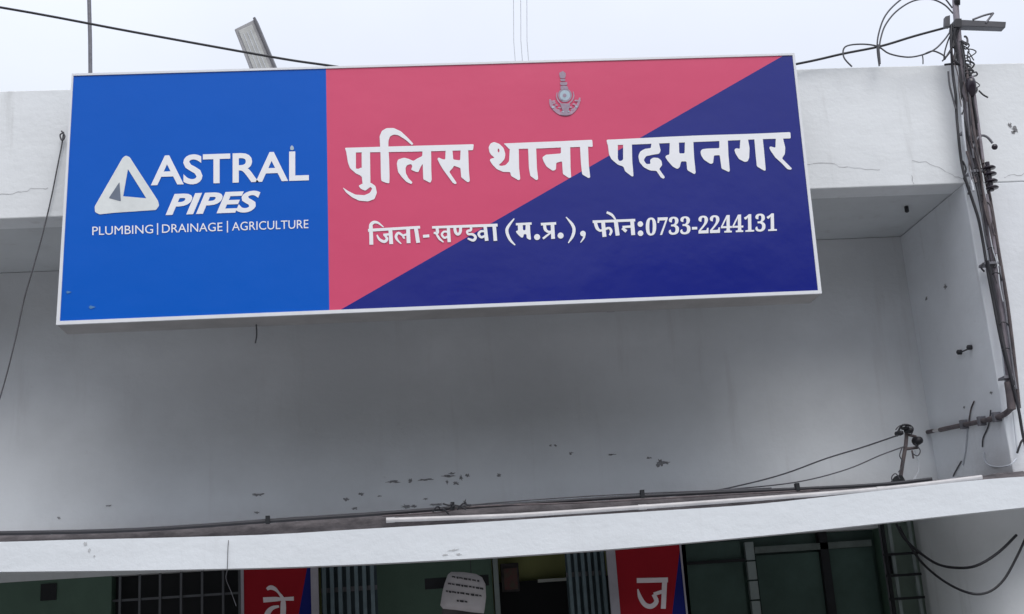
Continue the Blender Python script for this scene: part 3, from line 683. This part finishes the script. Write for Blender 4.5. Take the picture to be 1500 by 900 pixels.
# hook with ball
wire([(1426,232),(1425,220),(1429,207),(1437,199),(1446,201),(1454,210)], .0068, 'steel', name='hook')
MB().lathe(at(1457,215.5,Y=YM-.03), (0,-1,0), [(-.013,.004),(-.01,.013),(0,.017),(.01,.013),(.013,.004)], 12).build('hook_ball', M['porcelain'], MS)
wire([(1436,215),(1438,228),(1440,240)], .009, 'rust')
wire([(1416,222),(1420,235),(1424,250),(1430,268)], .006, 'rust')
# insulator stack
ins_ = MB().tube([at(1446,238,Y=YM-.045), at(1453,280,Y=YM-.045)], .012, 10, False).build('insulator', M['porcelain'], MS, 'stack of four dark ribbed discs on the mast')
axis = (at(1453,280,Y=YM-.045)-at(1446,238,Y=YM-.045)).normalized()
for x, y in ((1449,246),(1450.5,255),(1452,265.5),(1453.5,275)):
    MB().lathe(at(x,y,Y=YM-.045), axis, [(-.009,.010),(-.006,.026),(.001,.033),(.006,.031),(.008,.012)], 16).build('insulator_disc', M['porcelain'], ins_)
wire([(1404,110),(1408,150),(1412,200),(1418,240),(1426,280)], .0075, 'wire_pale')
wire([(1416,100),(1421,150),(1428,200),(1434,240),(1442,290),(1449,330)], .008, 'rust')
wire([(1424,112),(1430,160),(1436,205),(1440,235)], .008, 'mast')
wire([(1445,285),(1452,330),(1458,372)], .010, 'mast')
wire([(1449,295),(1455,318),(1453,330),(1457,345)], .005, 'rust')
wire([(1411,120),(1408,135),(1413,150),(1409,168)], .0045)
wire([(1410,236),(1415,248),(1412,262),(1420,275),(1418,285)], .0045)
wire([(1424,262),(1430,255),(1436,262),(1432,275),(1438,286)], .0045)
random.seed(31)
for i in range(9):
    dx = random.uniform(-9, 9); y0 = random.choice((60, 120, 180, 260)); y1 = y0+random.uniform(120, 260)
    pts = []
    yy = y0
    while yy < min(y1, 590):
        base = next(((a[0]+(b[0]-a[0])*(yy-a[1])/(b[1]-a[1])) for a, b in zip(mpts, mpts[1:]) if a[1] <= yy <= b[1]), 1480)
        pts.append((base+dx*(1-.5*(yy > 400))+random.uniform(-2.5, 2.5), yy)); yy += 26
    wire(pts, random.uniform(.0022, .0042), random.choice(('cable', 'cable_grey', 'wire_pale', 'rust')), YM-.035)
for i in range(7):
    y = 200+i*52+random.uniform(-15, 15); base = next((a[0]+(b[0]-a[0])*(y-a[1])/(b[1]-a[1])) for a, b in zip(mpts, mpts[1:]) if a[1] <= y <= b[1])
    wire([(base-6, y), (base-1, y-3), (base+6, y-1), (base+9, y+5+random.uniform(-3,4))], .003, 'cable')
# clamps
for x, y, w in ((1453,385,11),(1421,190,8),(1478,552,7),(1432,250,9)):
    MB().hexa([at(*q_, Y=YM-.032) for q_ in ((x-w,y+2.5),(x+w,y+1.5),(x+w,y-2),(x-w,y-1.5))], (0,.07,0)).build('clamp', M['steel'], MS, bevel=.002)
wire([(1440,386),(1437,392),(1442,398)], .005); wire([(1455,376),(1459,384),(1457,392)], .006)
# lower thick end of the mast
MB().tube([at(1477,560,Y=YM-.01), at(1480,580,Y=YM-.01), at(1482,600,Y=YM-.01)], .021, 10, True, 2).build('mast_socket', M['rust'], MS)

# loops of loose cable at the mast top
cable('cable_loop', 'high double loop of grey cable arching left of the mast', [(1288,97),(1285,72),(1287,50),(1297,23),(1318,1),(1345,-14),(1375,-10),(1395,12)], .0045, 'cable_grey', Yc-.02)
cable('cable_loop', 'inner loop of grey cable arching left of the mast', [(1288,72),(1290,57),(1297,37),(1313,17),(1337,2),(1363,-1),(1383,7),(1396,20)], .0045, 'cable_grey', Yc-.035)
cable('cable_loop', 'low sagging cable loop between parapet and mast', [(1248,98),(1236,84),(1238,69),(1260,65),(1285,68),(1303,79),(1330,84),(1353,80),(1370,72),(1383,59),(1391,48)], .0045, 'cable_grey', Yc-.05)
cable('cable_end', 'short cable end joining the loop beside the mast', [(1353,80),(1366,75),(1378,79),(1385,84)], .0045, 'cable_grey', Yc-.055)
cable('cable_end', 'short stub of wire hanging from the sagging loop', [(1351,80),(1352,87),(1352,94)], .0035, 'cable_grey', Yc-.055)
cable('cable_end', 'dark knotted wire end under the crossing cables', [(1286,66),(1287,75),(1288,86),(1288.5,94)], .007, 'cable_grey', Yc-.06)

# conduit on the side wall of the recess
XW = XR-.02
def aw(x, y, dx=0): return at(x, y, X=XW-dx)
CD = empty('wall_conduit', 'rusty dark conduit running across the recess side wall to the mast', 'conduit', aw(1345,634))
MB().tube([aw(1338,637),aw(1368,631.5)], .012, 8, False).build('conduit_piece', M['rust'], CD)
MB().tube([aw(1368,631.5),aw(1377,630)], .010, 8, False).build('joint_sleeve', M['pvc'], CD)
MB().tube([aw(1377,630),aw(1400,625),aw(1425,620),aw(1448,615)], .013, 8, True).build('conduit_piece', M['rust'], CD)
MB().tube([aw(1448,615),aw(1462,611),at(1473,606,Y=.0),at(1483,597,Y=YM)], .015, 8, True).build('conduit_piece', M['rust'], CD)
for x, y in ((1412,622),(1438,617),(1460,611)):
    c = aw(x, y); MB().box(c.x-.02, XR-.001, c.y-.012, c.y+.012, c.z-.024, c.z+.024).build('saddle', M['steel'], CD)
random.seed(4)
for j, (pts, m, lab) in enumerate((([(1427,588),(1422,600),(1419,620)],'rust','dark thread of wire above the conduit'),
    ([(1417,624),(1416,640),(1414,660),(1410,682)],'wire_pale','pale thread of wire below the conduit'),
    ([(1451,601),(1450,612),(1447,626),(1440,642),(1439,655)],'cable_grey','grey thread of wire crossing the conduit'),
    ([(1441,662),(1444,678),(1458,684),(1478,682),(1489,672)],'wire_pale','pale curved thread of wire low on the side wall'),
    ([(1408,676),(1400,690),(1396,698)],'cable_grey','short grey thread of wire near the ledge'),
    ([(1484,604),(1488,640),(1490,660)],'wire_pale','pale thread of wire beside the mast foot'))):
    P = [at(x, y, X=XR-.006) if x < 1470 else at(x, y, Y=-.02) for x, y in pts]
    o = MB().tube(P, .004, 6, True, 4).build('loose_wire', M[m]); tag(o, lab, 'wire', 'loose threads of wire on the side wall')
o = cable('cable_tail', 'short black cable tail at the right edge above the ledge', [(1510,640),(1498,645),(1493,655),(1490,664)], .006, Y=-.03)
# cleat and hook on the walls
o = MB().tube([at(1408,516,X=XR-.012), at(1415,513,X=XR-.02), at(1423,509,X=XR-.012)], .004, 6, True, 3).build('wall_cleat', M['cable']); tag(o, 'small dark two-headed cleat on the recess side wall', 'cleat')
for x, y in ((1408,516),(1423,509)): MB().lathe(at(x,y,X=XR-.001), (-1,0,0), [(0,.014),(.02,.014),(.025,.008)], 10).build('cleat_head', M['cable'], o)
o = MB().lathe(at(1327.5,303,Z=ZS-.0), (0,0,-1), [(0,.012),(.03,.012),(.035,.006)], 10).build('ceiling_hook', M['cable']); tag(o, 'small dark hook under the parapet soffit right of the sign', 'hook')

# wire bracket standing in the corner
YK = .5
K = empty('wire_bracket', 'small dark angle-iron bracket with insulators standing on the ledge corner', 'bracket', at(1318, 712, Y=YK))
MB().tube([at(1317,716,Y=YK), at(1322,680,Y=YK), at(1327,650,Y=YK), at(1328,630,Y=YK)], .011, 8, True, 3).build('post', M['rust'], K)
MB().tube([at(1326,636,Y=YK), at(1342,640,Y=YK)], .008, 6, False).build('bar', M['rust'], K)
MB().tube([at(1326,658,Y=YK), at(1343,656,Y=YK), at(1344,640,Y=YK)], .010, 6, False).build('bar', M['rust'], K)
MB().tube([at(1315,634,Y=YK-.02), at(1322,623,Y=YK-.02), at(1334,624,Y=YK-.02)], .006, 6, True).build('tie_wire', M['cable'], K)
for x, y, r in ((1317,635,.015),(1331,631,.017),(1344,646,.024),(1326,627,.010)):
    MB().lathe(at(x,y,Y=YK-.02), (0.3,-1,0), [(-.03,r*.5),(-.02,r),(-.004,r*.7),(.006,r),(.024,r*.8),(.03,r*.3)], 12).build('insulator', M['cable'], K)
for pts in (((1312,630),(1318,624),(1330,622),(1338,628),(1334,638)),((1322,655),(1318,668),(1324,680),(1316,692)),((1340,650),(1348,660),(1344,668),(1336,664)),((1310,712),(1306,700),(1312,694),(1318,702))):
    MB().tube([at(*p_, Y=YK-.03) for p_ in pts], .0032, 6, True, 4).build('tie_wire', M['cable_grey'], K)
MB().tube([at(1336,660,Y=YK), at(1338,672,Y=YK)], .005, 6, False).build('bar', M['rust'], K)
MB().hexa([at(*q_, Y=YK-.03) for q_ in ((1305,712),(1330,710),(1322,696),(1316,696))], (0,.06,0)).build('foot', M['black'], K, bevel=.004)
cable('stay_wire', 'upper thin wire running from the corner bracket along the back wall', [(1315,638,YK-.02),(1262,656,.6),(1210,672,.7),(1150,694,.8),(1090,710,.8),(1030,721,.6),(900,731,.2),(760,739,-.1)], .0042, 'cable_grey')
cable('stay_wire', 'lower thin wire running from the corner bracket to the ledge', [(1326,654,YK-.02),(1290,667,.5),(1240,688,.5),(1170,706,.4),(1080,716,.2),(960,725,-.1)], .0034, 'cable_grey')
cable('pale_wire', 'pale curved wire hanging below the corner bracket', [(1340,660,YK),(1346,680,YK),(1344,694,YK),(1336,706,YK)], .004, 'wire_pale')

cable('thin_cord', 'thin grey cord hanging over the fascia above the left window', [(336,786,-.29),(334,800,-.306),(333,833,-.308),(331,848,-.30),(338,866,-.28),(346,888,-.27)], .0016, 'cable_grey')
# drooping cables below the ledge, right
cable('drooping_cable', 'upper black cable drooping below the ledge in front of the pillar', [(1313,768,.45),(1324,788,.4),(1345,808,.3),(1372,826,.2),(1400,832,.05),(1430,829,-.09),(1462,810,-.1),(1489,784,-.07)], .0068)
cable('drooping_cable', 'lower black cable drooping towards the right edge of the pillar', [(1318,772,.47),(1330,795,.42),(1352,826,.3),(1385,853,.15),(1420,869,-.09),(1447,868,-.1),(1470,850,-.1),(1490,815,-.1),(1506,780,-.1)], .0062)

# ------------------------------------------------------------------ banners and notice
YN = .30
def banner(px, label, gl):
    (x0, x1, x2, x3, y0) = px      # pole left, red left, navy right, pole right
    o = empty('hanging_banner', label, 'banner', (at(x1, 900, Y=YN).x, YN, 1.0), 'narrow banners at both sides of the doorway')
    zt = 2.12; X1, X2 = at(x1,880,Y=YN).x, at(x2,880,Y=YN).x
    tx, ty = at(x2-7, y0, Y=YN), at(x2-20, 905, Y=YN)
    dxdz = (ty.x-tx.x)/(ty.z-tx.z); zb = .6
    xt = tx.x+dxdz*(zt-tx.z); xb = max(X1+.02, tx.x+dxdz*(zb-tx.z))
    MB().prism([(X1,zb),(xb,zb),(xt,zt),(X1,zt)], YN, YN+.006).build('red_field', M['ban_red'], o)
    MB().prism([(xb,zb),(X2,zb),(X2,zt),(xt,zt)], YN, YN+.006).build('navy_field', M['ban_navy'], o)
    for a, b in ((x0, x1), (x2, x3)):
        A_, B_ = at(a,880,Y=YN).x, at(b,880,Y=YN).x
        if B_-A_ > .005: MB().box(A_, B_, YN-.006, YN+.014, zb-.05, zt).build('banner_pole', M['pale_pole'], o)
    for pl, s_ in gl: glyphs('lettering', None, YN-.002, pl, s_, m='ban_white', parent=o)
M['pale_pole'] = mat('pale_banner_pole', (.36,.35,.40), .5, .2, 8)
J = ((340,810),6.25); Kc = ((820,760),4.1667)
banner((353,357.5,456,467,835), 'left red and navy banner with a white Devanagari letter under the ledge',
  [([], [(*J, [(318,335,26),(350,318,40),(390,330,34),(425,365,20),(462,420,34),(468,480,50),(466,580,50)]), (*J, [(285,432,48),(400,425,42),(450,424,30),(565,420,38)]),
         (*J, [(312,600,50),(330,545,50),(370,505,36),(430,490,20)])])])
banner((894,907,1003,1005.5,802), 'right red and navy banner with a white Devanagari letter under the ledge',
  [([], [(*Kc, [(470,378,30),(660,374,30)]), (*Kc, [(640,380,30),(632,550,30)]), (*Kc, [(476,430,8),(490,480,24),(520,525,28),(560,535,30),(590,505,28),(572,462,24)]), (*Kc, [(574,462,22),(640,440,22)])])])
# notice
o = empty('paper_notice', 'curled pale paper notice with printed lines hanging in the doorway', 'notice', at(680, 870, Y=.2))
Yp = .2
out = [(651,856),(656,842),(661,838),(680,838.5),(697,841),(706,846),(711,856),(712,875),(709,899),(690,897),(670,894),(649,892),(645,887),(648,868)]
P = [at(x, y, Y=Yp) for x, y in out]; c = at(680, 868, Y=Yp)
q = MB(); n = len(P)
mid = [p_.lerp(c, .4)+Vector((0,-.012,0)) for p_ in P]
vs = P+mid+[c+Vector((0,-.014,0))]
fs = [(i,(i+1)%n,(i+1)%n+n,i+n) for i in range(n)]+[(i+n,(i+1)%n+n,2*n) for i in range(n)]
sh = MB().add(vs, fs, True).build('paper_sheet', M['paper'], o)
sm_ = sh.modifiers.new('thick', 'SOLIDIFY'); sm_.thickness = .0015; sm_.offset = 0
random.seed(9)
for (x0, x1, y0, sl) in ((662,702,845,.16),(656,706,855,.15),(653,704,866,.14),(669,685,880,.12)):
    x = x0
    while x < x1-2:
        w = random.uniform(3, 7); q = MB()
        L0 = [(x, y0+(x-x0)*sl-1.1)]
        pts = [(x,y0+(x-x0)*sl-1.3),(x+w,y0+(x+w-x0)*sl-1.3+random.uniform(-.4,.4)),(x+w,y0+(x+w-x0)*sl+1.5),(x+w*.5,y0+(x+w*.5-x0)*sl+random.uniform(.4,2)),(x,y0+(x-x0)*sl+1.2)]
        fill(q, pts, Yp-.018); q.build('print_mark', M['ink'], o); x += w+random.uniform(.8,2)
MB().box(at(622,850,Y=.25).x, at(716,850,Y=.25).x, .25, .265, at(650,862,Y=.25).z, at(650,846,Y=.25).z).build('backing_strip', M['black'], o)
MB().tube([at(690,840,Y=.21), (at(690,835,Y=.21).x, .21, 2.06)], .002, 6, False).build('string', M['cable'], o)
MB().hexa([at(*q_, Y=.22) for q_ in ((646,930),(712,935),(708,897),(648,891))], (0,.01,0)).build('notice_holder', M['curb'], o)
